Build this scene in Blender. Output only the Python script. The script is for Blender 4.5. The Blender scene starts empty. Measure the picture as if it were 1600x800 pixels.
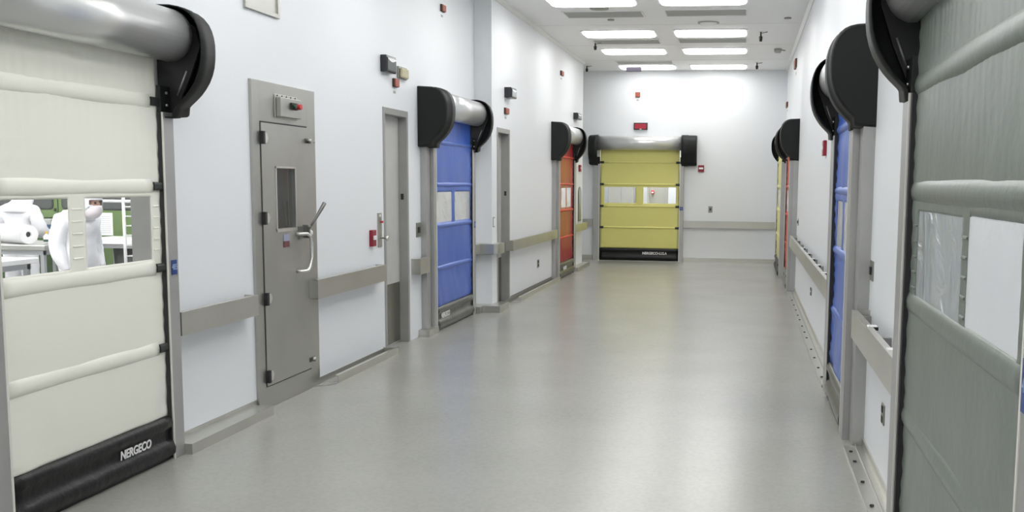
import bpy, bmesh, math, random
from mathutils import Vector, Matrix, noise
random.seed(7)
SC = bpy.context.scene
COL = SC.collection
PI = math.pi

# ------------------------------------------------------------------ materials
def _mat(name):
    m = bpy.data.materials.new(name); m.use_nodes = True
    nt = m.node_tree
    return m, nt, nt.nodes['Principled BSDF']

def mat(name, col, rough=.5, metal=0., spec=.5, bump=0., bscale=60., stretch=None, var=0., vscale=6., coat=0., rvar=0.):
    m, nt, p = _mat(name)
    p.inputs['Base Color'].default_value = (*col, 1)
    p.inputs['Roughness'].default_value = rough
    p.inputs['Metallic'].default_value = metal
    p.inputs['Specular IOR Level'].default_value = spec
    if coat: p.inputs['Coat Weight'].default_value = coat; p.inputs['Coat Roughness'].default_value = .15
    tc = nt.nodes.new('ShaderNodeTexCoord'); mp = nt.nodes.new('ShaderNodeMapping')
    nt.links.new(tc.outputs['Object'], mp.inputs['Vector'])
    if stretch: mp.inputs['Scale'].default_value = stretch
    if bump:
        n = nt.nodes.new('ShaderNodeTexNoise'); n.inputs['Scale'].default_value = bscale; n.inputs['Detail'].default_value = 4
        b = nt.nodes.new('ShaderNodeBump'); b.inputs['Strength'].default_value = bump; b.inputs['Distance'].default_value = .01
        nt.links.new(mp.outputs[0], n.inputs['Vector']); nt.links.new(n.outputs['Fac'], b.inputs['Height'])
        nt.links.new(b.outputs[0], p.inputs['Normal'])
    if var or rvar:
        n = nt.nodes.new('ShaderNodeTexNoise'); n.inputs['Scale'].default_value = vscale; n.inputs['Detail'].default_value = 6
        nt.links.new(mp.outputs[0], n.inputs['Vector'])
        if var:
            r = nt.nodes.new('ShaderNodeValToRGB')
            r.color_ramp.elements[0].position = .3; r.color_ramp.elements[1].position = .7
            r.color_ramp.elements[0].color = (*[c*(1-var) for c in col], 1)
            r.color_ramp.elements[1].color = (*[min(1, c*(1+var)) for c in col], 1)
            nt.links.new(n.outputs['Fac'], r.inputs[0]); nt.links.new(r.outputs[0], p.inputs['Base Color'])
        if rvar:
            q = nt.nodes.new('ShaderNodeMapRange'); q.inputs['To Min'].default_value = rough-rvar; q.inputs['To Max'].default_value = rough+rvar
            nt.links.new(n.outputs['Fac'], q.inputs['Value']); nt.links.new(q.outputs[0], p.inputs['Roughness'])
    return m

def emis(name, col, s):
    m, nt, p = _mat(name)
    p.inputs['Base Color'].default_value = (.8, .8, .8, 1)
    p.inputs['Emission Color'].default_value = (*col, 1); p.inputs['Emission Strength'].default_value = s
    return m

def film(name, clear, col, rough=.12, haze=.3, bump=.3):
    """flexible vinyl sheet: part clear, part milky, with a glossy skin"""
    m = bpy.data.materials.new(name); m.use_nodes = True; nt = m.node_tree; nt.nodes.clear()
    out = nt.nodes.new('ShaderNodeOutputMaterial')
    tr = nt.nodes.new('ShaderNodeBsdfTransparent'); tl = nt.nodes.new('ShaderNodeBsdfTranslucent'); di = nt.nodes.new('ShaderNodeBsdfDiffuse')
    gl = nt.nodes.new('ShaderNodeBsdfGlossy'); gl.inputs['Roughness'].default_value = rough; gl.inputs['Color'].default_value = (.9, .9, .9, 1)
    tl.inputs['Color'].default_value = (*col, 1); di.inputs['Color'].default_value = (*col, 1)
    a = nt.nodes.new('ShaderNodeMixShader'); b = nt.nodes.new('ShaderNodeMixShader'); c = nt.nodes.new('ShaderNodeMixShader')
    a.inputs[0].default_value = .5; nt.links.new(tl.outputs[0], a.inputs[1]); nt.links.new(di.outputs[0], a.inputs[2])
    b.inputs[0].default_value = clear; nt.links.new(a.outputs[0], b.inputs[1]); nt.links.new(tr.outputs[0], b.inputs[2])
    c.inputs[0].default_value = haze; nt.links.new(b.outputs[0], c.inputs[1]); nt.links.new(gl.outputs[0], c.inputs[2])
    if bump:
        tc = nt.nodes.new('ShaderNodeTexCoord'); n = nt.nodes.new('ShaderNodeTexNoise'); n.inputs['Scale'].default_value = 5; n.inputs['Detail'].default_value = 3
        n.inputs['Distortion'].default_value = 1.2
        bp = nt.nodes.new('ShaderNodeBump'); bp.inputs['Strength'].default_value = bump; bp.inputs['Distance'].default_value = .05
        nt.links.new(tc.outputs['Object'], n.inputs['Vector']); nt.links.new(n.outputs['Fac'], bp.inputs['Height'])
        nt.links.new(bp.outputs[0], gl.inputs['Normal'])
    nt.links.new(c.outputs[0], out.inputs['Surface'])
    return m

M = {}
M['wall'] = mat('painted_wall_panel', (.785, .81, .83), .42, bump=.02, bscale=3)
M['ceil'] = mat('ceiling_panel', (.90, .905, .90), .5, bump=.02, bscale=40)
M['steel'] = mat('brushed_stainless', (.47, .47, .44), .36, .9, bump=.015, bscale=60, var=.03, vscale=5)
M['steelh'] = mat('brushed_stainless_rail', (.58, .575, .53), .30, .9, bump=.012, bscale=60, var=.04, vscale=2)
M['steeldoor'] = mat('satin_steel_sheet', (.47, .47, .445), .36, .9, bump=.012, bscale=40, var=.06, vscale=2.5)
M['chrome'] = mat('polished_steel', (.74, .74, .70), .28, .9)
M['dsteel'] = mat('dark_steel_lever', (.20, .20, .19), .35, .9)
M['kick'] = mat('scuffed_kick_plate', (.24, .235, .20), .25, .85, var=.15, vscale=3)
M['frame'] = mat('grey_door_paint', (.345, .345, .33), .45, .25, var=.05)
M['leaf'] = mat('grey_door_leaf_paint', (.50, .505, .48), .5, .1, var=.04)
M['post'] = mat('galvanised_guide', (.43, .43, .42), .42, .55, var=.06, vscale=3)
M['postdk'] = mat('galvanised_conduit', (.30, .30, .29), .45, .55)
M['alu'] = mat('aluminium_drum_cover', (.68, .69, .685), .28, .6, bump=.01, bscale=20)
M['black'] = mat('black_moulded_plastic', (.011, .013, .012), .5, spec=.28, bump=.12, bscale=220)
M['blackv'] = mat('black_vinyl', (.006, .006, .006), .42, spec=.35, bump=.6, bscale=16)
M['greyv'] = mat('charcoal_vinyl_skirt', (.065, .067, .058), .30, spec=.7, bump=.2, bscale=14)
M['cap'] = mat('rubber_cap', (.02, .025, .022), .5)
M['edge'] = mat('pale_edge_strip', (.72, .71, .66), .4)
M['white'] = mat('cream_vinyl', (.82, .825, .735), .5, spec=.35, bump=.06, bscale=160)
M['blue'] = mat('blue_vinyl', (.048, .125, .50), .34, spec=.7, bump=.15, bscale=20)
M['red'] = mat('red_vinyl', (.33, .008, .02), .34, spec=.6, bump=.15, bscale=20)
M['orange'] = mat('orange_vinyl', (.37, .088, .02), .36, spec=.6, bump=.15, bscale=20)
M['vermil'] = mat('vermilion_vinyl', (.55, .055, .022), .45, spec=.3, bump=.15, bscale=20)
M['yellow'] = mat('yellow_vinyl', (.70, .67, .215), .42, spec=.5, bump=.12, bscale=60)
M['grey'] = mat('grey_vinyl', (.155, .18, .155), .36, spec=.6, bump=.18, bscale=18)
M['pane'] = film('clear_vinyl_pane', .97, (.8, .82, .8), .05, .03, .05)
M['panem'] = film('creased_vinyl_pane', .45, (.75, .77, .76), .14, .45, .6)
M['panew'] = film('milky_vinyl_pane', .30, (.86, .88, .90), .16, .25, .7)
M['panem2'] = film('streaky_vinyl_pane', .22, (.42, .46, .48), .10, .40, 1.0)
M['lens'] = emis('lamp_diffuser', (1., .99, .985), 8.0)
M['lens2'] = emis('lab_lamp_diffuser', (1., 1., 1.), 13)
M['vent'] = mat('perforated_grey_grille', (.40, .405, .385), .6)
M['trimw'] = mat('white_trim', (.80, .81, .80), .35)
M['sblack'] = mat('black_gloss_case', (.015, .016, .018), .25)
M['slens'] = mat('grey_gloss_lens', (.22, .24, .24), .08, .6)
M['sred'] = mat('dark_red_lens', (.36, .01, .03), .25, spec=.6)
M['pull'] = mat('alarm_red', (.26, .008, .025), .35)
M['strobe'] = mat('brick_red_plastic', (.36, .085, .05), .5)
M['strobes'] = mat('dark_backbox', (.05, .03, .02), .5)
M['signgrey'] = mat('matt_grey_case', (.045, .04, .055), .8, spec=.1)
M['beige'] = mat('beige_plastic', (.50, .46, .30), .5)
M['swit'] = mat('grey_switch_plate', (.30, .30, .27), .35, .7)
M['dark'] = mat('dark_slot', (.02, .02, .02), .6)
M['wsign'] = mat('white_plastic', (.85, .85, .86), .35)
M['sticker'] = mat('blue_sticker', (.02, .05, .23), .4)
M['stickt'] = mat('sticker_print', (.30, .40, .62), .5)
M['logo'] = mat('logo_print', (.80, .80, .80), .4)
M['glassdk'] = mat('smoked_glass', (.045, .05, .045), .06, 0, .9)
M['green'] = mat('green_enamel', (.125, .20, .065), .38, spec=.5)
M['greend'] = mat('green_enamel_deep', (.045, .11, .02), .45)
M['suit'] = mat('white_coverall_fabric', (.86, .86, .90), .7, bump=.35, bscale=9)
M['skin'] = mat('skin', (.52, .30, .22), .5)
M['maskm'] = mat('face_mask_fabric', (.78, .72, .76), .7, bump=.2, bscale=60)
M['glove'] = mat('white_nitrile', (.8, .8, .84), .4)
M['eye'] = mat('eye_dark', (.03, .02, .02), .2)
M['tabw'] = mat('white_laminate', (.86, .86, .87), .3)
M['tleg'] = mat('grey_table_leg', (.42, .43, .44), .4, .5)
M['paper'] = mat('paper', (.85, .85, .86), .7)
M['ink'] = mat('printed_lines', (.45, .46, .5), .7)
M['rollm'] = mat('white_wrap_roll', (.86, .86, .88), .35)
M['navy'] = mat('navy_binder', (.03, .07, .14), .5)
M['redb'] = mat('red_button', (.55, .02, .03), .3)
M['greenb'] = mat('green_button', (.01, .06, .03), .3)
M['yell'] = mat('yellow_cap', (.7, .45, .03), .4)
M['blueb'] = mat('blue_print', (.05, .16, .5), .4)
M['pad'] = mat('brown_red_tag', (.16, .05, .05), .5)
M['tag'] = mat('lilac_tag', (.30, .32, .45), .4)

def floor_mat():
    m, nt, p = _mat('epoxy_floor')
    N = nt.nodes; L = nt.links
    tc = N.new('ShaderNodeTexCoord')
    n1 = N.new('ShaderNodeTexNoise'); n1.inputs['Scale'].default_value = 1.1; n1.inputs['Detail'].default_value = 5
    n2 = N.new('ShaderNodeTexNoise'); n2.inputs['Scale'].default_value = 45; n2.inputs['Detail'].default_value = 4
    L.new(tc.outputs['Object'], n1.inputs['Vector']); L.new(tc.outputs['Object'], n2.inputs['Vector'])
    r = N.new('ShaderNodeValToRGB'); r.color_ramp.elements[0].position = .3; r.color_ramp.elements[1].position = .7
    r.color_ramp.elements[0].color = (.325, .323, .294, 1); r.color_ramp.elements[1].color = (.352, .350, .320, 1)
    L.new(n1.outputs['Fac'], r.inputs[0])
    mx = N.new('ShaderNodeMix'); mx.data_type = 'RGBA'; mx.blend_type = 'MULTIPLY'; mx.inputs[0].default_value = 1
    r2 = N.new('ShaderNodeValToRGB'); r2.color_ramp.elements[0].position = .35; r2.color_ramp.elements[1].position = .6
    r2.color_ramp.elements[0].color = (.93, .93, .93, 1); r2.color_ramp.elements[1].color = (1, 1, 1, 1)
    L.new(n2.outputs['Fac'], r2.inputs[0]); L.new(r.outputs[0], mx.inputs[6]); L.new(r2.outputs[0], mx.inputs[7])
    L.new(mx.outputs[2], p.inputs['Base Color'])
    p.inputs['Roughness'].default_value = .2; p.inputs['Specular IOR Level'].default_value = .6
    mr = N.new('ShaderNodeMapRange'); mr.inputs['To Min'].default_value = .225; mr.inputs['To Max'].default_value = .262
    L.new(n1.outputs['Fac'], mr.inputs['Value']); L.new(mr.outputs[0], p.inputs['Roughness'])
    b = N.new('ShaderNodeBump'); b.inputs['Strength'].default_value = .03; b.inputs['Distance'].default_value = .01
    n3 = N.new('ShaderNodeTexNoise'); n3.inputs['Scale'].default_value = 9; L.new(tc.outputs['Object'], n3.inputs['Vector'])
    L.new(n3.outputs['Fac'], b.inputs['Height']); L.new(b.outputs[0], p.inputs['Normal'])
    return m
M['floor'] = floor_mat()

# ------------------------------------------------------------------ frames and mesh builder
class Fr:
    """wall frame: u along the wall, v out of the wall into the room, z up"""
    def __init__(s, o, u, n): s.o = Vector(o); s.u = Vector(u); s.n = Vector(n)
    def p(s, u, v, z): return s.o + s.u*u + s.n*v + Vector((0, 0, z))
LA = Fr((-3.40, 0, 0), (0, 1, 0), (1, 0, 0))      # left wall, near length
LB = Fr((-3.18, 0, 0), (0, 1, 0), (1, 0, 0))      # left wall, far length (steps out)
BK = Fr((0, 21.85, 0), (1, 0, 0), (0, -1, 0))     # end wall
RA = Fr((.77, 0, 0), (0, 1, 0), (-1, 0, 0))       # right wall
RC = Fr((.77, 0, 0), (0, 1, 0), (-1, 0, 0))       # right wall beyond its step
W = Fr((0, 0, 0), (1, 0, 0), (0, 1, 0))           # plain world: u=x, v=y

class MB:
    def __init__(s, fr=W): s.bm = bmesh.new(); s.fr = fr; s.mats = []; s.mi = 0
    def use(s, m):
        if m not in s.mats: s.mats.append(m)
        s.mi = s.mats.index(m); return s
    def face(s, vs, smooth=False):
        try: f = s.bm.faces.new(vs)
        except ValueError: return None
        f.material_index = s.mi; f.smooth = smooth; return f
    def box(s, u0, u1, v0, v1, z0, z1):
        P = s.fr.p
        q = [s.bm.verts.new(P(u, v, z)) for z in (z0, z1) for (u, v) in ((u0, v0), (u1, v0), (u1, v1), (u0, v1))]
        for a in ((0, 3, 2, 1), (4, 5, 6, 7), (0, 1, 5, 4), (1, 2, 6, 5), (2, 3, 7, 6), (3, 0, 4, 7)): s.face([q[i] for i in a])
        return s
    def prism(s, prof, u0, u1, smooth=False):
        """profile in (v,z) extruded along u"""
        a = [s.bm.verts.new(s.fr.p(u0, v, z)) for v, z in prof]; b = [s.bm.verts.new(s.fr.p(u1, v, z)) for v, z in prof]
        n = len(prof)
        for i in range(n): s.face([a[i], a[(i+1) % n], b[(i+1) % n], b[i]], smooth)
        s.face(a[::-1]); s.face(b); return s
    def plate(s, poly, v0, v1):
        """polygon in (u,z) given thickness along v"""
        a = [s.bm.verts.new(s.fr.p(u, v0, z)) for u, z in poly]; b = [s.bm.verts.new(s.fr.p(u, v1, z)) for u, z in poly]
        n = len(poly)
        for i in range(n): s.face([a[i], a[(i+1) % n], b[(i+1) % n], b[i]])
        s.face(a[::-1]); s.face(b); return s
    def flat(s, poly, z0, z1):
        """polygon in (u,v) given height"""
        a = [s.bm.verts.new(s.fr.p(u, v, z0)) for u, v in poly]; b = [s.bm.verts.new(s.fr.p(u, v, z1)) for u, v in poly]
        n = len(poly)
        for i in range(n): s.face([a[i], a[(i+1) % n], b[(i+1) % n], b[i]])
        s.face(a[::-1]); s.face(b); return s
    def tube(s, pts, r, seg=10, caps=True, radii=None):
        pts = [s.fr.p(*p) for p in pts]; rings = []
        for i, p in enumerate(pts):
            d = (pts[min(i+1, len(pts)-1)] - pts[max(i-1, 0)]).normalized()
            ref = Vector((0, 0, 1)) if abs(d.z) < .9 else Vector((1, 0, 0))
            a = d.cross(ref).normalized(); b = d.cross(a)
            rr = radii[i] if radii else r
            rings.append([s.bm.verts.new(p + (a*math.cos(2*PI*k/seg) + b*math.sin(2*PI*k/seg))*rr) for k in range(seg)])
        for i in range(len(rings)-1):
            for k in range(seg): s.face([rings[i][k], rings[i][(k+1) % seg], rings[i+1][(k+1) % seg], rings[i+1][k]], True)
        if caps: s.face(rings[0][::-1]); s.face(rings[-1])
        return s
    def ball(s, c, r, seg=16, rings=10, sc=(1, 1, 1), keep=None):
        c = s.fr.p(*c); g = []
        for i in range(rings+1):
            t = PI*i/rings
            g.append([s.bm.verts.new(c + Vector((r*sc[0]*math.sin(t)*math.cos(2*PI*k/seg), r*sc[1]*math.sin(t)*math.sin(2*PI*k/seg), r*sc[2]*math.cos(t)))) for k in range(seg)])
        for i in range(rings):
            for k in range(seg):
                vs = [g[i][k], g[i][(k+1) % seg], g[i+1][(k+1) % seg], g[i+1][k]]
                if keep and not keep(sum((v.co for v in vs), Vector())/4 - c): continue
                s.face(vs, True)
        return s
    def build(s, name, m=None, parent=None, bevel=0, solid=0, weld=True):
        if weld: bmesh.ops.remove_doubles(s.bm, verts=s.bm.verts, dist=1e-5)
        bmesh.ops.dissolve_degenerate(s.bm, dist=1e-6, edges=s.bm.edges)
        bmesh.ops.recalc_face_normals(s.bm, faces=s.bm.faces)
        o0 = root_loc(parent) if parent else None
        vs = [v.co for v in s.bm.verts]
        if o0 is None:
            lo = [min(v[i] for v in vs) for i in range(3)]; hi = [max(v[i] for v in vs) for i in range(3)]
            o0 = Vector(((lo[0]+hi[0])/2, (lo[1]+hi[1])/2, lo[2]))
        bmesh.ops.translate(s.bm, verts=s.bm.verts, vec=-o0)
        me = bpy.data.meshes.new(name); s.bm.to_mesh(me); s.bm.free()
        for mm in (s.mats or [m]): me.materials.append(mm)
        ob = bpy.data.objects.new(name, me); COL.objects.link(ob)
        if parent: ob.parent = parent
        else: ob.location = o0
        if solid:
            q = ob.modifiers.new('thick', 'SOLIDIFY'); q.thickness = solid; q.offset = 0
        if bevel:
            q = ob.modifiers.new('soft', 'BEVEL'); q.width = bevel; q.segments = 2; q.limit_method = 'ANGLE'; q.angle_limit = math.radians(50)
        return ob

def root_loc(o):
    v = Vector((0, 0, 0))
    while o: v += o.location; o = o.parent
    return v

def tag(o, label=None, cat=None, group=None, kind=None):
    if label: o['label'] = label
    if cat: o['category'] = cat
    if group: o['group'] = group
    if kind: o['kind'] = kind
    return o
def thing(name, loc, label, cat, group=None):
    o = bpy.data.objects.new(name, None); COL.objects.link(o); o.location = loc; o.empty_display_size = .1
    return tag(o, label, cat, group)
def struct(o): return tag(o, kind='structure')

def text_mesh(name, body, size, fr, u, v, z, m, parent, shear=0., xs=1., bold=.0):
    cu = bpy.data.curves.new(name, 'FONT'); cu.body = body; cu.size = size; cu.shear = shear; cu.extrude = .0012; cu.offset = bold
    cu.align_x = 'CENTER'; cu.align_y = 'CENTER'
    tmp = bpy.data.objects.new(name, cu); COL.objects.link(tmp)
    dg = bpy.context.evaluated_depsgraph_get(); me = bpy.data.meshes.new_from_object(tmp.evaluated_get(dg))
    COL.objects.unlink(tmp); bpy.data.objects.remove(tmp)
    x = Vector((0, 0, 1)).cross(fr.n)          # reading direction seen from the room
    R = Matrix(((x.x*xs, 0, fr.n.x), (x.y*xs, 0, fr.n.y), (0, 1, 0)))
    base = fr.p(u, v, z) - root_loc(parent)
    for w in me.vertices: w.co = R @ w.co + base
    me.materials.clear(); me.materials.append(m)
    o = bpy.data.objects.new(name, me); COL.objects.link(o); o.parent = parent
    return o

# ------------------------------------------------------------------ room shell
CZ = 3.94
def wall(name, fr, u0, u1, z1, thick, holes, m=None):
    """wall slab with rectangular openings [(ua,ub,ztop)]"""
    b = MB(fr); x = u0
    for a, c, t in sorted(holes):
        b.box(x, a, -thick, 0, 0, z1); b.box(a, c, -thick, 0, t, z1); x = c
    b.box(x, u1, -thick, 0, 0, z1)
    return struct(b.build(name, m or M['wall'], weld=False))
wall('wall_left', LA, -5.5, 12.9, CZ, .15, [(4.20, 5.68, 2.36), (9.53, 10.26, 2.30), (10.90, 12.46, 2.36)])
b = MB(); b.box(-3.55, -3.18, 12.9, 13.12, 0, CZ); b.box(-3.40, -3.18, 13.12, 13.17, 0, CZ)
b.box(-3.40, -3.18, 13.17, 13.89, 2.30, CZ); b.box(-3.40, -3.18, 13.89, 17.2, 0, CZ); b.box(-3.40, -3.18, 17.2, 18.75, 2.36, CZ)
b.box(-3.40, -3.18, 18.75, 20.27, 0, CZ); b.box(-4.4, -3.40, 20.15, 20.27, 0, CZ)
struct(b.build('wall_left_far', M['wall'], weld=False))
struct(MB().box(-4.55, -4.4, 20.15, 22.0, 0, CZ).build('wall_alcove', M['wall']))
wall('wall_back', BK, -4.4, .92, CZ, .15, [(-3.05, -1.37, 2.36)])
wall('wall_right', RA, -5.5, 17.95, CZ, .15, [(2.50, 4.42, 2.36), (6.97, 8.30, 2.36), (16.28, 17.72, 2.36)])
wall('wall_right_far', RC, 17.95, 21.85, CZ, .22, [(18.6, 20.9, 2.36)])
struct(MB().box(-3.55, .92, -5.65, -5.5, 0, CZ).build('wall_rear', M['wall']))
struct(MB().box(-13.2, 6.2, -5.65, 26, -.12, 0).build('floor', M['floor']))
struct(MB().box(-4.55, .92, -5.65, 22.0, CZ, CZ+.12).build('ceiling', M['ceil']))
# coved white trim where walls meet the ceiling
def cove(name, fr, u0, u1):
    return struct(MB(fr).prism([(0, CZ), (0, CZ-.045), (.012, CZ-.045), (.045, CZ-.012), (.045, CZ)], u0, u1).build(name, M['trimw']))
cove('trim_1', LA, -5.5, 12.9); cove('trim_2', LB, 12.9, 20.27); cove('trim_3', RA, -5.5, 17.95); cove('trim_4', RC, 17.95, 21.85)
# thin joint lines of the ceiling panels
for i, y in enumerate((15.55, 17.85, 20.0)):
    struct(MB().box(-3.1, .68, y, y+.004, CZ-.001, CZ+.001).build('trim_%d' % (5+i), M['vent']))
# rooms behind the doors
def room(tagname, x0, x1, y0, y1, h, m=None):
    m = m or M['wall']
    b = MB(); b.box(x0-.1, x0, y0-.1, y1+.1, 0, h); b.box(x0, x1, y1, y1+.1, 0, h); b.box(x0, x1, y0-.1, y0, 0, h)
    struct(b.build('wall_'+tagname, m, weld=False))
    struct(MB().box(x0-.1, x1, y0-.1, y1+.1, h, h+.1).build('ceiling_'+tagname, M['ceil']))
room('lab', -13.0, -3.55, 1.5, 13.05, 3.0)
room('left_store', -8.0, -3.40, 13.17, 20.1, 3.0)
b = MB(); b.box(5.0, 5.1, 1, 10, 0, 3); b.box(.92, 5, .9, 1, 0, 3); b.box(.92, 5, 10, 10.1, 0, 3); struct(b.build('wall_right_store', M['wall'], weld=False))
struct(MB().box(.92, 5.1, .9, 10.1, 3, 3.1).build('ceiling_right_store', M['ceil']))
b = MB(); b.box(4.0, 4.1, 15, 21.8, 0, 3); b.box(.92, 4, 14.9, 15, 0, 3); b.box(.92, 4, 21.8, 21.9, 0, 3); struct(b.build('wall_right_annex', M['wall'], weld=False))
struct(MB().box(.92, 4.1, 14.9, 21.9, 3, 3.1).build('ceiling_right_annex', M['ceil']))
b = MB(); b.box(-4.4, 0.5, 25.4, 25.5, 0, 3); b.box(-4.5, -4.4, 22, 25.5, 0, 3); b.box(.5, .6, 22, 25.5, 0, 3); struct(b.build('wall_end_room', M['wall'], weld=False))
struct(MB().box(-4.5, .6, 22, 25.5, 3, 3.1).build('ceiling_end_room', M['ceil']))

# ------------------------------------------------------------------ roll-up fabric doors
HP = [(0, 2.625), (.15, 2.62), (.24, 2.595), (.30, 2.54), (.330, 2.46), (.337, 2.38), (.328, 2.28), (.295, 2.19), (.24, 2.115), (.185, 2.065), (.155, 2.035), (.150, 1.99), (0, 1.985)]
def subdiv_profile(P):
    out = [P[0]]
    for i in range(1, len(P)-3):   # Catmull-Rom rounding of the curved part
        p0, p1, p2, p3 = P[i-1], P[i], P[i+1], P[min(i+2, len(P)-1)]
        for t in (0, .5):
            out.append(tuple(.5*((2*p1[k]) + (-p0[k]+p2[k])*t + (2*p0[k]-5*p1[k]+4*p2[k]-p3[k])*t*t + (-p0[k]+3*p1[k]-3*p2[k]+p3[k])*t**3) for k in (0, 1)))
    return out + P[-3:]
HPS = subdiv_profile(HP)

def housing(fr, root, ui, uo, vs):
    """hollow moulded end housing; ui inner (open) end, uo outer (closed) end"""
    b = MB(fr); c = (.12, 2.36)
    sgn = 1 if uo > ui else -1; w = abs(uo-ui)
    st = [(0, 1.0), (.42*w, 1.0), (.42*w+.006, .978), (w-.035, .972), (w-.010, .945), (w, .90)]
    rings = []
    for du, k in st:
        r = []
        for v, z in HPS:
            vv = c[0]+(v-c[0])*k; zz = c[1]+(z-c[1])*k
            if v == 0: vv = 0; 
            if v <= .001: zz = c[1]+(z-c[1])*(k*.6+.4)
            r.append(b.bm.verts.new(fr.p(ui+sgn*du, vv*vs, zz)))
        rings.append(r)
    for i in range(len(rings)-1):
        for k in range(len(HPS)-1): b.face([rings[i][k], rings[i][k+1], rings[i+1][k+1], rings[i+1][k]], True)
    b.face(rings[-1])
    o = b.build('end_housing', M['black'], root)
    q = o.modifiers.new('thick', 'SOLIDIFY'); q.thickness = .008; q.offset = -1
    # inner bearing plate seen inside the hollow housing
    um = ui+sgn*w*.55
    pb = MB(fr); pb.prism([(0.002, 2.60), (.14*vs, 2.59), (.25*vs, 2.50), (.27*vs, 2.40), (.20*vs, 2.22), (.10*vs, 2.02), (.002, 2.02)], um, um+sgn*.02)
    pb.build('bearing_plate', M['dark'], root)
    MB(fr).tube([(um-sgn*.012, .19*vs, 2.26), (um-sgn*.012, .13*vs, 2.12)], .006, 6).build('steel_strut', M['postdk'], root)
    return o

def curtain(fr, root, u0, u1, ztop, zbot, v, m, wins, seed, res, amp=1., zones=None):
    """wrinkled vinyl sheet with window openings"""
    us = set(); zs = set()
    n = max(8, int((u1-u0)/res)); us |= {u0+(u1-u0)*i/n for i in range(n+1)}
    k = max(8, int((ztop-zbot)/res)); zs |= {zbot+(ztop-zbot)*i/k for i in range(k+1)}
    for a, c, z0, z1 in wins: us |= {a, c}; zs |= {z0, z1}
    if zones:
        for z in zones: us.add(z)
    def clean(S, keep):
        S = sorted(S); out = []
        for x in S:
            if out and x-out[-1] < res*.35:
                if x in keep: out[-1] = x if out[-1] not in keep else out[-1]
                continue
            out.append(x)
        return out
    ku = {x for w in wins for x in w[:2]} | {u0, u1} | set(zones or ()); kz = {x for w in wins for x in w[2:]} | {ztop, zbot}
    us = clean(us, ku); zs = clean(zs, kz)
    def off(u, z):
        d = min(u-u0, u1-u); e = math.exp(-max(d, 0)/.10)
        a = .008*noise.noise(Vector((u*2.2+seed, z*1.6, seed)))
        a += .0035*noise.noise(Vector((u*4+z*2+seed, z*3.1+9-u, seed)))
        a += .0028*e*math.sin(z*62+6*noise.noise(Vector((u*3, z*4, seed))))
        a += .004*math.exp(-(ztop-z)/.22)*math.sin(u*75+5*noise.noise(Vector((u*5, z, seed+3))))
        a += .006*math.exp(-max(z-zbot, 0)/.35)*math.sin(u*15+z*13+5*noise.noise(Vector((u*3, z*2, seed+5))))*math.exp(-d/.5)
        return a*amp
    b = MB(fr); g = [[b.bm.verts.new(fr.p(u, v+off(u, z), z)) for u in us] for z in zs]
    for i in range(len(zs)-1):
        for j in range(len(us)-1):
            cu = (us[j]+us[j+1])/2; cz = (zs[i]+zs[i+1])/2
            if any(a < cu < c and z0 < cz < z1 for a, c, z0, z1 in wins): continue
            b.use(m(cu, cz) if callable(m) else m)
            b.face([g[i][j], g[i][j+1], g[i+1][j+1], g[i+1][j]], True)
    o = b.build('curtain', None, root); q = o.modifiers.new('thick', 'SOLIDIFY'); q.thickness = .003; q.offset = 0
    return off

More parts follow.
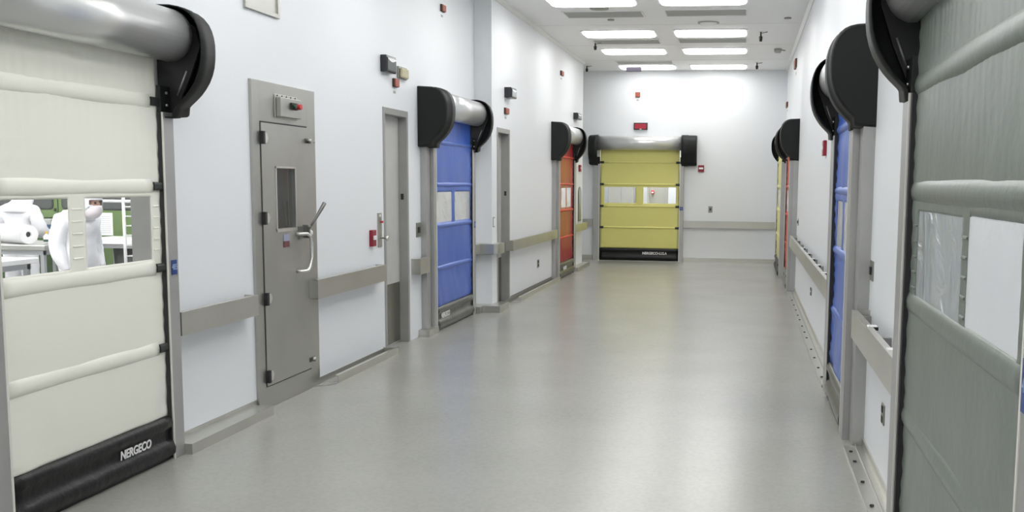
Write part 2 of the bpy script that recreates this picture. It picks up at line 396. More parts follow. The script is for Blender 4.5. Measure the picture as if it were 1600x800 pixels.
def roll_door(label, fr, u0, u1, m, wins, near_w, far_w, vs=1., vf=.10, vc=.04, posts=(.12, .12), bars=(2.06, 1.60, 1.15, .685),
              caps=False, bp=.6, gap_w=.006, capside=(0, 1), gap0=0., tucks=(), pane_m=None, skirt='blackv', pane='panem', seed=1., res=.03, text=None, amp=1., zskirt=.265, zones=None, post_outer=(0, 0), barmat=None, barh=.03, sideext=0.):
    root = thing('roll_up_door', fr.p((u0+u1)/2, 0, 0), label, 'door')
    ztop = 2.40
    off = curtain(fr, root, u0+.012, u1-.012, ztop, zskirt-.01, vc, m, wins, seed, res, amp, zones)
    # horizontal stiffener pockets
    for z in bars:
        e = .085 if caps else .012
        b = MB(fr); P = [(vc-.004, z+barh*1.3), (vc+.005*bp, z+barh*1.15), (vc+.018*bp, z+barh*.65), (vc+.026*bp, z+barh*.1), (vc+.022*bp, z-barh*.6), (vc+.008*bp, z-barh*1.1), (vc-.004, z-barh*1.35)]
        N_ = 14
        rings = []
        for i in range(N_+1):
            ea = e if 0 in capside else .012; u = u0+ea+(u1-u0-ea-e)*i/N_; dz = .0018*noise.noise(Vector((u*2, z*3, seed)))
            rings.append([b.bm.verts.new(fr.p(u, vv, zz+dz)) for vv, zz in P])
        for i in range(N_):
            for k in range(len(P)-1): b.face([rings[i][k], rings[i][k+1], rings[i+1][k+1], rings[i+1][k]], True)
        b.face(rings[0]); b.face(rings[-1])
        b.build('stiffener_pocket', barmat or (m if not callable(m) else m((u0+u1)/2, z+.1)), root)
        if caps:
            for ua, ub in [((u0+.004, u0+e), (u1-e, u1-.004))[k] for k in capside]:
                MB(fr).prism([(vc-.004, z+.024), (vc+.014, z+.024), (vc+.020, z+.012), (vc+.020, z-.012), (vc+.014, z-.024), (vc-.004, z-.024)], ua, ub).build('stiffener_end', M['cap'], root)
    for ta, tb in tucks:
        for k in range(5):
            z = 1.24+.062*k
            MB(fr).prism([(vc-.002, z+.007), (vc+.005, z+.003), (vc+.006, z-.002), (vc-.002, z-.006)], ta, tb).build('stitched_tuck', m, root)
    # windows
    for wi, (a, c, z0, z1) in enumerate(wins):
        b = MB(fr); nu = 10
        g = [[b.bm.verts.new(fr.p(a+(c-a)*i/nu, vc+(.006*math.sin(PI*i/nu)*math.sin(PI*j/6)*math.sin(i*1.3+seed) if pane != 'pane' else 0), z0+(z1-z0)*j/6)) for i in range(nu+1)] for j in range(7)]
        for j in range(6):
            for i in range(nu): b.face([g[j][i], g[j][i+1], g[j+1][i+1], g[j+1][i]], True)
        b.build('window_pane', M[pane_m[wi] if pane_m else pane], root)
    # weighted bottom skirt: two padded tubes and a flat band
    b = MB(fr); P = [(vc-.010, zskirt), (vc+.016, zskirt-.004), (vc+.034, zskirt-.035), (vc+.030, zskirt-.062), (vc+.012, zskirt-.082), (vc+.010, .125), (vc+.030, .112), (vc+.044, .078), (vc+.040, .045), (vc+.018, .020), (vc+.014, .006), (vc-.010, .006)]
    n = max(10, int((u1-u0)/.07)); rings = []
    for i in range(n+1):
        u = u0+.012+(u1-u0-.024)*i/n
        rings.append([b.bm.verts.new(fr.p(u, vv+(.005*noise.noise(Vector((u*9, zz*20, seed)))), zz+(.004*noise.noise(Vector((u*5, seed, zz*9))) if .01 < zz < zskirt-.001 else 0))) for vv, zz in P])
    for i in range(n):
        for k in range(len(P)): b.face([rings[i][k], rings[i][(k+1) % len(P)], rings[i+1][(k+1) % len(P)], rings[i+1][k]], True)
    b.face(rings[0][::-1]); b.face(rings[-1])
    sk = b.build('bottom_skirt', M[skirt], root)
    if text:
        tu, tz, ts, body, xs = text
        text_mesh('skirt_logo', body, ts, fr, tu, vc+.022, tz, M['logo'], sk, .12, xs, ts*.03)
    # guide posts (main channel + set-back outer channel)
    for side in (0, 1):
        w = posts[side]; wo = post_outer[side]
        ua, ub = (u0-w, u0) if side == 0 else (u1, u1+w)
        b = MB(fr); b.use(M['post']); b.box(ua, ub, 0.0, vf, 0, 2.02)
        b.use(M['edge']); ue = (ub-.012, ub+.002) if side == 0 else (ua-.002, ua+.008)
        b.box(ue[0], ue[1], vf-.004, vf+.003, .0, 2.02)
        p = b.build('guide_post', None, root, weld=False)
        sa = (u0, u0+gap_w) if side == 0 else (u1-gap_w, u1)
        MB(fr).box(sa[0], sa[1], vc-.03, vf-.008, .01, 2.02).build('gap_shade', M['dark'], p)  # dark strip standing in for the shaded gap between curtain and post
        if wo:
            b = MB(fr); b.use(M['post']); oa, ob_ = (ua-wo, ua-.012) if side == 0 else (ub+.012, ub+wo)
            b.box(oa, ob_, 0, vf*.62, 0, 2.0); b.use(M['postdk']); b.box(*((ob_, ua) if side == 0 else (ub, oa)), 0, vf*.35, 0, 2.0)
            b.build('cable_channel', None, root, weld=False)
        # black top guide with two screws, above each post
        gc = MB(fr).box(ua+(.01 if side == 0 else 0), ub-(0 if side == 0 else .01), .02, vf-.006, 2.02, 2.17).build('top_guide', M['black'], root, .004)
        for z in (2.06, 2.13): MB(fr).tube([((ua+ub)/2, vf-.008, z), ((ua+ub)/2, vf+.002, z)], .008, 8).build('screw', M['chrome'], gc)
    housing(fr, root, u0-.03-gap0, u0-.03-gap0-near_w, vs); housing(fr, root, u1+.03, u1+.03+far_w, vs)
    # drum cover
    P = [(0.004, 2.600), (.135*vs, 2.598)]
    for i in range(1, 18):
        t = PI/2-PI*i/18*1.0; P.append(((.135+.140*math.cos(t))*vs, 2.450+.148*math.sin(t)))
    P += [(.115*vs, 2.306), (.10*vs, 2.33), (.004, 2.36)]
    MB(fr).prism(P, u0-.045-gap0, u1+.045, True).build('drum_cover', M['alu'], root)
    d = root.children
    for o in d:
        if o.name.startswith('drum_cover'):
            for f in o.data.polygons: f.use_smooth = len(f.vertices) == 4
    return root

def sticker(fr, root, u, z, v, w=.075, h=.13, body='485'):
    s = MB(fr).box(u-w/2, u+w/2, v, v+.002, z-h/2, z+h/2).build('blue_sticker', M['sticker'], root)
    text_mesh('sticker_digits', body, .05, fr, u, v+.003, z, M['stickt'], s, 0, .75)
    tag(s, 'small blue sticker with faint pale print'); return s

white = roll_door('cream fabric roll-up door with clear windows and black skirt, nearest on the left wall', LA, 4.243, 5.60, M['white'],
    [(4.265, 4.765, 1.193, 1.546), (4.90, 5.495, 1.188, 1.54)], .26, .19, bars=(2.075, 1.60, 1.135, .67), caps=True, pane='pane', seed=2.1, res=.018, posts=(.13, .115),
    text=(5.225, .150, .066, 'NERGECO', .96), vc=.072, barh=.034, bp=.42, gap0=.32, tucks=((4.79, 4.87), (5.515, 5.57)), amp=.6, capside=(1,))
for zz in ((5.655, 5.68, -.15, -.002, 0, 2.36),): MB(LA).box(*zz).build('jamb_lining', M['frame'], white)
sticker(LA, white, 5.665, 1.13, .103, .055, .085)
blueL = roll_door('blue fabric roll-up door on the left wall, beside the recessed grey door', LA, 10.92, 12.44, M['blue'],
    [(10.98, 11.59, 1.19, 1.52), (11.72, 12.38, 1.19, 1.52)], .30, .17, vs=.96, skirt='greyv', seed=5.3, res=.025, posts=(.10, .12), post_outer=(.15, 0),
    text=(11.25, .155, .08, 'NERGECO', .9), vc=.072, amp=1.1, barh=.022)
sticker(LA, blueL, 12.50, 1.11, .103, .05, .08)
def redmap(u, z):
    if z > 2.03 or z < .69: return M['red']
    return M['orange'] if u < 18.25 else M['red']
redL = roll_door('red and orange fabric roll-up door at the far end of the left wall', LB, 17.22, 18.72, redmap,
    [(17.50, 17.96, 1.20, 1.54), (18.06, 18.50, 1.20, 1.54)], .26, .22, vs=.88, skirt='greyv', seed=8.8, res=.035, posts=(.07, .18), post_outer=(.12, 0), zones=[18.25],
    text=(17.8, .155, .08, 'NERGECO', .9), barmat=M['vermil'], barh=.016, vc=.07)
yel = roll_door('yellow fabric roll-up door in the white end wall', BK, -3.05, -1.37, M['yellow'],
    [(-2.95, -2.29, 1.21, 1.545), (-2.13, -1.45, 1.21, 1.545)], .19, .31, bars=(2.055, 1.60, 1.145, .70), caps=True, pane='pane', seed=3.7, res=.035, posts=(.13, .08),
    text=(-1.88, .165, .075, 'NERGECO-U.S.A', .95), amp=.5, barh=.018, zskirt=.27)
sticker(BK, yel, -1.33, 1.11, .103, .07, .07)
grey = roll_door('large grey fabric roll-up door with milky windows, nearest on the right wall', RA, 2.50, 4.42, M['grey'],
    [(2.66, 3.30, 1.22, 1.555), (3.40, 4.24, 1.20, 1.55)], .26, .26, vs=.86, vf=.125, vc=.095, bars=(2.05, 1.625, 1.175, .70), pane='panew', seed=6.4, res=.02, posts=(.15, .17), amp=.85, barh=.034, bp=.5, pane_m=('panew', 'panem2'), tucks=((3.315, 3.385), (4.26, 4.34)), gap_w=.028)
sticker(RA, grey, 2.44, 1.195, .128, .075, .125)
blueR = roll_door('blue fabric roll-up door on the right wall, seen almost edge-on', RA, 6.98, 8.27, M['blue'],
    [(7.10, 7.55, 1.19, 1.525), (7.68, 8.10, 1.19, 1.525)], .39, .37, vs=.86, vf=.115, vc=.08, bp=.6, gap_w=.018, skirt='greyv', seed=9.9, res=.022, posts=(.20, .24), post_outer=(.20, 0), amp=1.5, barh=.024)
redR = roll_door('vermilion fabric roll-up door far along the right wall, seen edge-on', RA, 16.30, 17.70, M['vermil'],
    [(16.45, 16.95, 1.20, 1.54), (17.05, 17.55, 1.20, 1.54)], .20, .15, vs=.86, vf=.125, vc=.10, skirt='greyv', seed=4.4, res=.05, posts=(.15, .20), post_outer=(.05, 0), barh=.02)
yelR = roll_door('yellow fabric roll-up door beyond the vermilion door, last on the right wall', RC, 18.6, 20.9, M['yellow'],
    [(18.8, 19.6, 1.20, 1.54), (19.9, 20.7, 1.20, 1.54)], .20, .25, vs=.90, vf=.175, vc=.155, seed=7.7, res=.05, posts=(.15, .12))

# ------------------------------------------------------------------ steel access door, left wall
sd = thing('steel_door', LA.p(7.38, 0, 0), 'narrow stainless steel door with dark vision panel between the cream door and the wall rail', 'door')
b = MB(LA); b.box(6.855, 6.965, 0, .022, 0, 2.33); b.box(7.755, 7.915, 0, .022, 0, 2.33); b.box(6.965, 7.755, 0, .022, 2.05, 2.33); b.box(6.965, 7.755, 0, .022, 0, .155)
b.build('door_frame', M['steel'], sd, .002)
b = MB(LA); b.box(6.972, 7.19, .002, .03, .165, 2.04); b.box(7.50, 7.748, .002, .03, .165, 2.04); b.box(7.19, 7.50, .002, .03, .165, 1.285); b.box(7.19, 7.50, .002, .03, 1.725, 2.04)
leaf = b.build('door_leaf', M['steeldoor'], sd, weld=False)
MB(LA).box(7.19, 7.50, .002, .006, 1.285, 1.725).build('vision_glass', M['glassdk'], leaf)
b = MB(LA); b.box(7.175, 7.19, .028, .036, 1.27, 1.735); b.box(7.50, 7.515, .028, .036, 1.27, 1.735); b.box(7.175, 7.515, .028, .040, 1.262, 1.285); b.box(7.175, 7.515, .028, .036, 1.725, 1.738)
b.build('glass_bead', M['chrome'], leaf, weld=False)
MB(LA).box(6.968, 7.752, .004, .0235, 2.041, 2.049).build('head_seal', M['dark'], sd)
b = MB(LA); b.box(6.9655, 6.9715, .004, .0235, .157, 2.049); b.box(7.7485, 7.7545, .004, .0235, .157, 2.049); b.box(6.968, 7.752, .004, .0235, .157, .164); b.build('sill_seal', M['dark'], sd)
for z in (1.935, 1.37, .795, .235):
    b = MB(LA); b.use(M['dark']).box(6.962, 6.990, .022, .052, z-.045, z+.045); b.use(M['chrome']).plate([(6.990, z-.045), (7.05, z-.03), (7.065, z), (7.05, z+.03), (6.990, z+.045)], .030, .038)
    b.build('hinge', None, sd, weld=False)
for z in (1.94, .235):
    b = MB(LA); b.use(M['dsteel']).box(7.70, 7.79, .030, .040, z-.018, z+.018).use(M['steel']); b.tube([(7.745, .04, z), (7.745, .07, z)], .018, 10); b.tube([(7.70, .06, z+.004), (7.81, .06, z-.004)], .008, 8)
    b.build('cam_latch', None, sd, weld=False)
pts = [(7.505, .03, 1.235), (7.505, .06, 1.235), (7.525, .085, 1.235), (7.56, .095, 1.235), (7.605, .098, 1.215), (7.625, .10, 1.165), (7.625, .10, 1.05), (7.605, .098, .985), (7.57, .095, .955), (7.53, .085, .95), (7.51, .06, .95), (7.51, .03, .95)]
MB(LA).tube(pts, .0125, 10).build('pull_handle', M['chrome'], leaf)
b = MB(LA); b.use(M['steel']).box(7.53, 7.66, .030, .044, 1.19, 1.29); b.use(M['dsteel']).box(7.605, 7.63, .04, .09, 1.20, 1.30)
b.use(M['wsign']).ball((7.685, .06, 1.235), .026)
b.build('latch_plate', None, sd, weld=False)
lv = MB(LA); lv.use(M['dsteel']).tube([(7.60, .09, 1.27), (7.655, .12, 1.34), (7.705, .15, 1.42), (7.735, .165, 1.465)], .011, 8, radii=[.009, .010, .015, .016]); lv.ball((7.605, .092, 1.285), .016)
tag(lv.build('lever', None, sd, weld=False), 'long dark lever slanting up and outward')
cb = MB(LA); cb.use(M['steel']).box(7.20, 7.58, .022, .030, 2.085, 2.255); cb.use(M['steeldoor']).box(7.22, 7.575, .03, .065, 2.095, 2.235)
box = cb.build('control_box', None, sd, .004, weld=False)
for i in range(5): MB(LA).tube([(7.24+.075*i, .03, 2.246), (7.24+.075*i, .034, 2.246)], .006, 6).build('screw', M['dark'], box)
MB(LA).box(7.38, 7.49, .065, .078, 2.155, 2.205).build('switch_plate', M['dark'], box, .003)
MB(LA).tube([(7.405, .078, 2.178), (7.405, .10, 2.178)], .016, 10).build('green_button', M['greenb'], box)
MB(LA).tube([(7.46, .078, 2.178), (7.46, .115, 2.178)], .020, 12).build('red_button', M['redb'], box)
b = MB(LA); b.use(M['tag']).box(7.285, 7.375, .030, .034, 1.19, 1.24); b.use(M['pad']).box(7.285, 7.375, .030, .036, 1.145, 1.19); b.build('door_tag', None, sd, weld=False)

# high-level steel wall panel above the steel door
up = thing('wall_hatch', LA.p(7.08, 0, 2.80), 'stainless wall hatch high above the steel door, cut off by the top of the photo', 'wall hatch')
b = MB(LA); b.box(6.815, 7.345, 0, .02, 2.80, 2.83); b.box(6.815, 7.345, 0, .02, 3.42, 3.45); b.box(6.815, 6.845, 0, .02, 2.83, 3.42); b.box(7.315, 7.345, 0, .02, 2.83, 3.42)
b.build('hatch_frame', M['steel'], up, .002, weld=False); MB(LA).box(6.845, 7.315, 0, .008, 2.83, 3.42).build('hatch_panel', M['steeldoor'], up)

# ------------------------------------------------------------------ recessed grey doors
def grey_door(name, label, fr, u0, u1, depth, mat_leaf):
    root = tag(thing(name, fr.p((u0+u1)/2, 0, 0), label, 'door'), kind='structure')
    b = MB(fr); d0 = -depth
    b.box(u0-.02, u0+.03, d0, .008, 0, 2.33); b.box(u1-.03, u1+.02, d0, .008, 0, 2.33); b.box(u0+.03, u1-.03, d0, .008, 2.27, 2.33)
    b.build('door_frame', M['frame'], root, .002, weld=False)
    lf = MB(fr).box(u0+.034, u1-.034, d0+.005, d0+.04, .01, 2.262).build('door_leaf', M['leaf'], root)
    MB(fr).box(u0+.05, u1-.045, d0+.04, d0+.043, .02, .62).build('kick_plate', M['kick'], lf)
    b = MB(fr); b.box(u0+.05, u0+.075, d0+.04, d0+.055, 1.0, 1.5); b.tube([(u0+.06, d0+.05, 1.45), (u0+.06, d0+.08, 1.45)], .012, 8); b.tube([(u0+.06, d0+.05, 1.07), (u0+.06, d0+.09, 1.07), (u0+.16, d0+.09, 1.07)], .010, 8)
    b.build('door_lever', M['chrome'], lf, weld=False)
    MB(fr).box(u1-.034, u1-.029, -.06, -.03, 1.45, 1.51).build('strike', M['dark'], root)
    return root
d3 = grey_door('door_1', 'recessed grey door with steel kick plate on the left wall', LA, 9.55, 10.24, .12, None)
d4 = grey_door('door_2', 'recessed grey door past the wall step on the left', LB, 13.19, 13.87, .14, None)

# ------------------------------------------------------------------ wall rails (flat steel channel standing off the wall)
def rail(label, fr, u0, u1, z0=.715, z1=.855, d=.10, ends=(1, 1), clips=(), group=None):
    root = thing('wall_rail', fr.p((u0+u1)/2, 0, z0), label, 'wall rail', group)
    b = MB(fr); t = .006
    b.box(u0, u1, d-t, d, z0, z1); b.box(u0, u1, d-.035, d-t, z1-t, z1); b.box(u0, u1, d-.035, d-t, z0, z0+t)
    if ends[0]: b.box(u0, u0+t, 0, d-t, z0, z1)
    if ends[1]: b.box(u1-t, u1, 0, d-t, z0, z1)
    b.build('rail_face', M['steelh'], root, weld=False)
    n = max(2, int((u1-u0)/.9)+1)
    for i in range(n):
        u = u0+.06+(u1-u0-.12)*i/(n-1); MB(fr).box(u-.02, u+.02, 0, d-t, z0+.03, z1-.03).build('standoff', M['postdk'], root)
    for u in clips:
        b = MB(fr); b.use(M['wsign']).box(u-.035, u+.035, d-.06, d-.01, z1, z1+.004); b.use(M['dark']).box(u-.02, u+.02, d-.065, d-.036, z1-.02, z1-.001)
        b.build('top_clip', None, root, weld=False)
    return root
rail('steel wall rail between the cream door post and the steel door', LA, 5.73, 6.72)
rail('steel wall rail between the steel door and the recessed grey door', LA, 7.73, 9.30, .715, .865)
rail('short steel wall rail between the recessed grey door and the blue door', LA, 10.33, 10.66, .68, .84, .10)
# the piece that wraps the wall step
wr = thing('wall_rail', (-3.25, 12.8, .72), 'steel wall rail bent around the wall step past the blue door', 'wall rail')
b = MB(); b.flat([(-3.40, 12.60), (-3.30, 12.60), (-3.30, 12.76), (-3.12, 12.76), (-3.08, 12.80), (-3.08, 13.17), (-3.18, 13.17), (-3.18, 12.90), (-3.40, 12.90)], .725, .86)
b.build('rail_face', M['steelh'], wr, .006)
rail('steel wall rail between the far recessed grey door and the red door', LB, 13.68, 17.02)
rail('short steel wall rail past the red door, overhanging the wall end', LB, 18.92, 20.27, .725, .865, .10, ends=(0, 1))
rail('short dark steel wall rail in the alcove beside the yellow door', BK, -4.35, -3.20, .72, .865, .06)
rail('long steel wall rail on the end wall to the right of the yellow door', BK, -1.275, .60, .715, .858, .08)
rail('long steel wall rail with top clips between the vermilion and blue right doors', RA, 8.55, 15.9, .715, .875, .11, clips=(9.28, 10.16, 10.99, 11.83, 12.82))
rail('steel wall rail between the blue right door and the grey door', RA, 4.60, 6.50, .715, .885, .11, clips=(4.95, 5.75))

# ------------------------------------------------------------------ floor kerbs
def kerb(label, fr, u0, u1, h=.065, d=.15, free=False):
    root = thing('floor_kerb', fr.p((u0+u1)/2, 0, 0), label, 'floor kerb')
    b = MB(fr); t = .006
    b.box(u0, u1, d-t, d, 0, h); b.box(u0, u1, 0, d-t, h-t, h) if not free else b.box(u0, u1, d-.03, d-t, h-t, h)
    if not free: b.box(u0, u0+t, 0, d-t, 0, h-t)
    b.box(u1-t, u1, 0, d-t, 0, h-t)
    b.build('kerb_face', M['steelh'], root, weld=False)
    if free:
        MB(fr).box(u0-.35, u1, 0, .012, 0, .05).build('kerb_back', M['steel'], root)
        MB(fr).flat([(u0-.16, .02), (u0-.02, .06), (u0+.03, .145), (u0-.02, .15), (u0-.14, .10)], 0, .006).build('kerb_foot', M['steel'], root)
    return root
kerb('steel floor kerb between the cream door and the steel door', LA, 5.71, 6.80)
kerb('steel floor kerb standing off the wall below the second rail', LA, 7.98, 9.47, free=True)
kerb('short steel floor kerb at the foot of the blue door left post', LA, 10.55, 10.90, .07, .12)
kw = thing('floor_kerb', (-3.2, 12.7, 0), 'steel floor kerb bent around the wall step past the blue door', 'floor kerb')
b = MB(); b.flat([(-3.40, 12.57), (-3.25, 12.57), (-3.25, 12.70), (-3.03, 12.70), (-3.03, 13.20), (-3.18, 13.20), (-3.18, 12.90), (-3.40, 12.90)], 0, .085); b.build('kerb_face', M['steelh'], kw, .004)
kerb('long steel floor kerb standing off the wall before the red door', LB, 13.98, 17.14, .06, .13, free=True)
kerb('short steel floor kerb past the red door, running beyond the wall end', LB, 18.92, 20.35, .07, .14)
kerb('steel floor kerb in the alcove beside the yellow door', BK, -4.35, -3.20, .11, .05)
kerb('pale steel floor kerb on the end wall right of the yellow door', BK, -1.275, .62, .09, .05)
def kerb_r(label, u0, u1, bolts):
    root = thing('floor_kerb', RA.p((u0+u1)/2, 0, 0), label, 'floor kerb')
    b = MB(RA); b.box(u0, u1, .012, .125, .0, .018); b.box(u0, u1, 0, .012, 0, .07); b.build('kerb_angle', M['steelh'], root, weld=False)
    MB(RA).box(u0, u1, .05, .056, .018, .03).build('kerb_rib', M['steel'], root)
    for y in bolts: MB(RA).tube([(y, .095, .016), (y, .095, .026)], .011, 8).build('bolt', M['dark'], root)
kerb_r('long bolted steel floor kerb between the vermilion and blue right doors', 8.55, 16.05, (8.9, 9.35, 9.89, 10.39, 11.17, 11.6, 12.1, 12.66, 13.1, 13.63, 14.2, 14.8))
kerb_r('bolted steel floor kerb between the blue right door and the grey door', 4.62, 6.56, (4.85, 5.31, 5.74, 6.17, 6.40))

# skirtings: thin grey line at the foot of the open wall stretches
struct(MB(LA).box(5.72, 6.85, 0, .006, 0, .09).build('baseboard_left', M['steel']))
struct(MB(LA).box(-5.5, 3.9, 0, .006, 0, .09).build('baseboard_left_near', M['steel']))
struct(MB(LB).box(13.95, 17.05, 0, .006, 0, .075).build('baseboard_left_far', M['steel']))

# ------------------------------------------------------------------ wall devices
def alarm_pull(label, fr, u, z, w=.12, h=.15):
    r = thing('fire_alarm_pull', fr.p(u, 0, z-h/2), label, 'fire alarm')
    MB(fr).box(u-w/2, u+w/2, 0, .034, z-h/2, z+h/2).build('alarm_body', M['pull'], r, .006)
    MB(fr).box(u-w*.36, u+w*.36, .034, .044, z-h*.10, z+h*.16).build('pull_bar', M['wsign'], r, .003)
alarm_pull('red fire alarm pull beside the steel lock plate on the left wall', LA, 9.185, 1.115, .10, .15)
alarm_pull('red fire alarm pull on the white wall end past the red door', LB, 19.85, 1.90, .16, .13)
alarm_pull('red fire alarm pull on the end wall right of the yellow door', BK, -.94, 1.94, .125, .14)
alarm_pull('red fire alarm pull on the right wall beyond the blue door', RA, 10.6, 2.0, .16, .15)

def exit_light(label, fr, u0, u1, z0, z1, d, lens):
    r = thing('emergency_light', fr.p((u0+u1)/2, 0, z0), label, 'emergency light')
    MB(fr).prism([(0, z0), (d*.92, z0), (d, z0+.012), (d, z1-.02), (d*.9, z1), (0, z1)], u0, u1).build('light_case', M['sblack'], r, .006)
    MB(fr).box(u0+.02, u1-.02, d, d+.005, z0+.018, z1-.022).build('light_lens', lens, r, .002)
    b = MB(fr); c = (u0+u1)/2; n = 8; lo = []; hi = []
    for i in range(n+1):
        u = u0+.025+(u1-u0-.05)*i/n; s = math.sin(PI*i/n)
        lo.append((u, z1-.035-.022*s)); hi.append((u, z1-.026))
    b.plate(lo+hi[::-1], d+.005, d+.007)
    if lens is not M['sred']: b.build('light_reflector', M['wsign'], r)
    else:
        b.bm.free(); MB(fr).box(c-.022, c+.022, d+.002, d+.010, z0+.004, z0+.020).build('test_button', M['wsign'], r)
exit_light('black cased emergency light above the first recessed grey door', LA, 9.49, 9.76, 2.65, 2.805, .065, M['slens'])
exit_light('black cased emergency light above the far recessed grey door', LB, 13.59, 13.90, 2.738, 2.872, .10, M['slens'])
exit_light('black cased emergency light above the red door', LB, 19.12, 19.55, 2.79, 2.905, .09, M['slens'])
exit_light('black framed red exit light above the yellow door', BK, -2.35, -2.065, 2.73, 2.875, .05, M['sred'])

def strobe(label, fr, u, z, w=.11, h=.085):
    r = thing('strobe_plate', fr.p(u, 0, z-h/2), label, 'alarm strobe')
    MB(fr).box(u-w/2, u+w/2, 0, .022, z-h/2, z+h/2).build('back_box', M['strobes'], r)
    MB(fr).box(u-w/2+.003, u+w/2-.003, .022, .034, z-h/2+.003, z+h/2-.003).build('strobe_cover', M['strobe'], r, .003)
    MB(fr).box(u-w/4, u+w/4, 0, .003, z-h*1.25, z-h*.95).build('small_label', M['vent'], r)
strobe('small brick-red strobe below the emergency light by the first recessed grey door', LA, 9.88, 2.58, .12, .08)
strobe('small brick-red strobe high above the blue door on the left wall', LA, 11.50, 3.545, .13, .075)
strobe('small brick-red strobe above the far recessed grey door', LB, 13.66, 2.565, .18, .08)
strobe('small brick-red strobe high on the left wall before the red door', LB, 17.84, 3.48, .20, .08)
strobe('small square strobe high on the end wall above the red exit light', BK, -2.28, 3.45, .10, .10)
strobe('brick-red strobe high on the right wall before the vermilion door', RA, 17.9, 3.62, .45, .14)
strobe('brick-red strobe high on the right wall near the end wall', RC, 21.3, 3.20, .40, .10)

hs = thing('horn_speaker', LA.p(10.06, 0, 2.635), 'beige wall horn speaker beside the first emergency light', 'speaker')
MB(LA).box(9.95, 10.20, 0, .025, 2.635, 2.75).build('speaker_box', M['swit'], hs, .003)
MB(LA).box(9.965, 10.17, .025, .055, 2.64, 2.735).build('speaker_face', M['beige'], hs, .012)

def switch(label, fr, u, z, w=.075, h=.12, kind='switch_plate', cat='switch'):
    r = thing(kind, fr.p(u, 0, z-h/2), label, cat)
    MB(fr).box(u-w/2, u+w/2, 0, .008, z-h/2, z+h/2).build('plate', M['swit'], r, .002)
    if kind == 'wall_outlet':
        for dz in (-.028, .028): MB(fr).box(u-w*.24, u+w*.24, .008, .012, z+dz-.018, z+dz+.018).build('socket', M['dark'], r, .002)
    else: MB(fr).box(u-w*.18, u+w*.18, .008, .018, z-h*.2, z+h*.2).build('rocker', M['dark'], r, .002)
switch('steel switch plate on the narrow wall left of the blue door', LA, 10.575, 1.13, .15, .15)
switch('small grey switch plate on the end wall right of the yellow door', BK, -.73, 1.10, .085, .13)
switch('grey switch plate on the right wall between grey and blue doors', RA, 6.47, 1.13, .14, .12)
switch('small grey switch plate on the right wall before the vermilion door', RA, 15.6, 1.09, .12, .10)
switch('steel outlet low on the left wall below the far rail', LB, 15.87, .378, .13, .12, 'wall_outlet', 'outlet')
switch('steel outlet low on the right wall below the clipped rail', RA, 12.15, .42, .16, .085, 'wall_outlet', 'outlet')
switch('steel outlet low on the right wall beside the grey door', RA, 5.72, .41, .10, .11, 'wall_outlet', 'outlet')

lp = thing('lock_plate', LA.p(9.40, 0, 1.02), 'tall steel lock plate with round knob beside the first recessed grey door', 'lock plate')
MB(LA).box(9.35, 9.455, 0, .008, 1.02, 1.34).build('plate', M['steel'], lp, .002)
MB(LA).tube([(9.42, .008, 1.105), (9.42, .06, 1.105), (9.42, .06, 1.105), (9.42, .085, 1.105)], .012, 12, radii=[.010, .010, .024, .020]).build('knob', M['chrome'], lp)
MB(LA).tube([(9.43, .008, 1.255), (9.43, .03, 1.255)], .010, 10).build('red_lamp', M['redb'], lp)
MB(LA).box(9.385, 9.42, .008, .012, 1.305, 1.325).build('name_tab', M['wsign'], lp)
# slim items on the wall step and the wall end
s1 = thing('pull_strip', LB.p(12.98, 0, 1.06), 'slim white-edged steel strip on the wall step past the blue door', 'wall plate')
MB(LB).box(12.955, 13.03, 0, .006, 1.06, 1.19).build('strip_frame', M['swit'], s1, .002); MB(LB).box(12.968, 13.017, .006, .010, 1.075, 1.175).build('strip_face', M['wsign'], s1)
s2 = thing('door_slot', LB.p(19.95, 0, .88), 'tall narrow rounded steel slot on the wall end past the red door', 'wall slot')
P = [(19.72, .89), (20.08, .89)]; P += [(19.90+.18*math.cos(PI*i/8), 1.42+.13*math.sin(PI*i/8)) for i in range(9)]
MB(LB).plate(P, 0, .012).build('slot_frame', M['dsteel'], s2, .003)
MB(LB).plate([(19.90+(u-19.90)*.55, z if z > 1 else z+.03) for u, z in P], .012, .016).build('slot_face', M['steel'], s2)

# ------------------------------------------------------------------ ceiling fittings
def rounded(u0, u1, v0, v1, r, n=5):
    P = []
    for cx, cy, a in ((u1-r, v1-r, 0), (u0+r, v1-r, 90), (u0+r, v0+r, 180), (u1-r, v0+r, 270)):
        for i in range(n+1): t = math.radians(a+90*i/n); P.append((cx+r*math.cos(t), cy+r*math.sin(t)))
    return P
XL = (-2.56, -1.47); XR = (-1.14, -.065)
def copy_tree(o, parent=None):
    c = o.copy(); COL.objects.link(c)
    if parent: c.parent = parent
    for ch in list(o.children): copy_tree(ch, c)
    return c
def light_fixture(x0, x1, y0, y1):
    r = thing('ceiling_light', ((x0+x1)/2, (y0+y1)/2, CZ-.02), '', 'ceiling light', 'ceiling light panels')
    MB().flat(rounded(x0-.03, x1+.03, y0-.03, y1+.03, .06), CZ-.012, CZ).build('light_frame', M['trimw'], r)
    MB().flat(rounded(x0, x1, y0, y1, .13), CZ-.024, CZ-.012).build('light_diffuser', M['lens'], r)
    return r
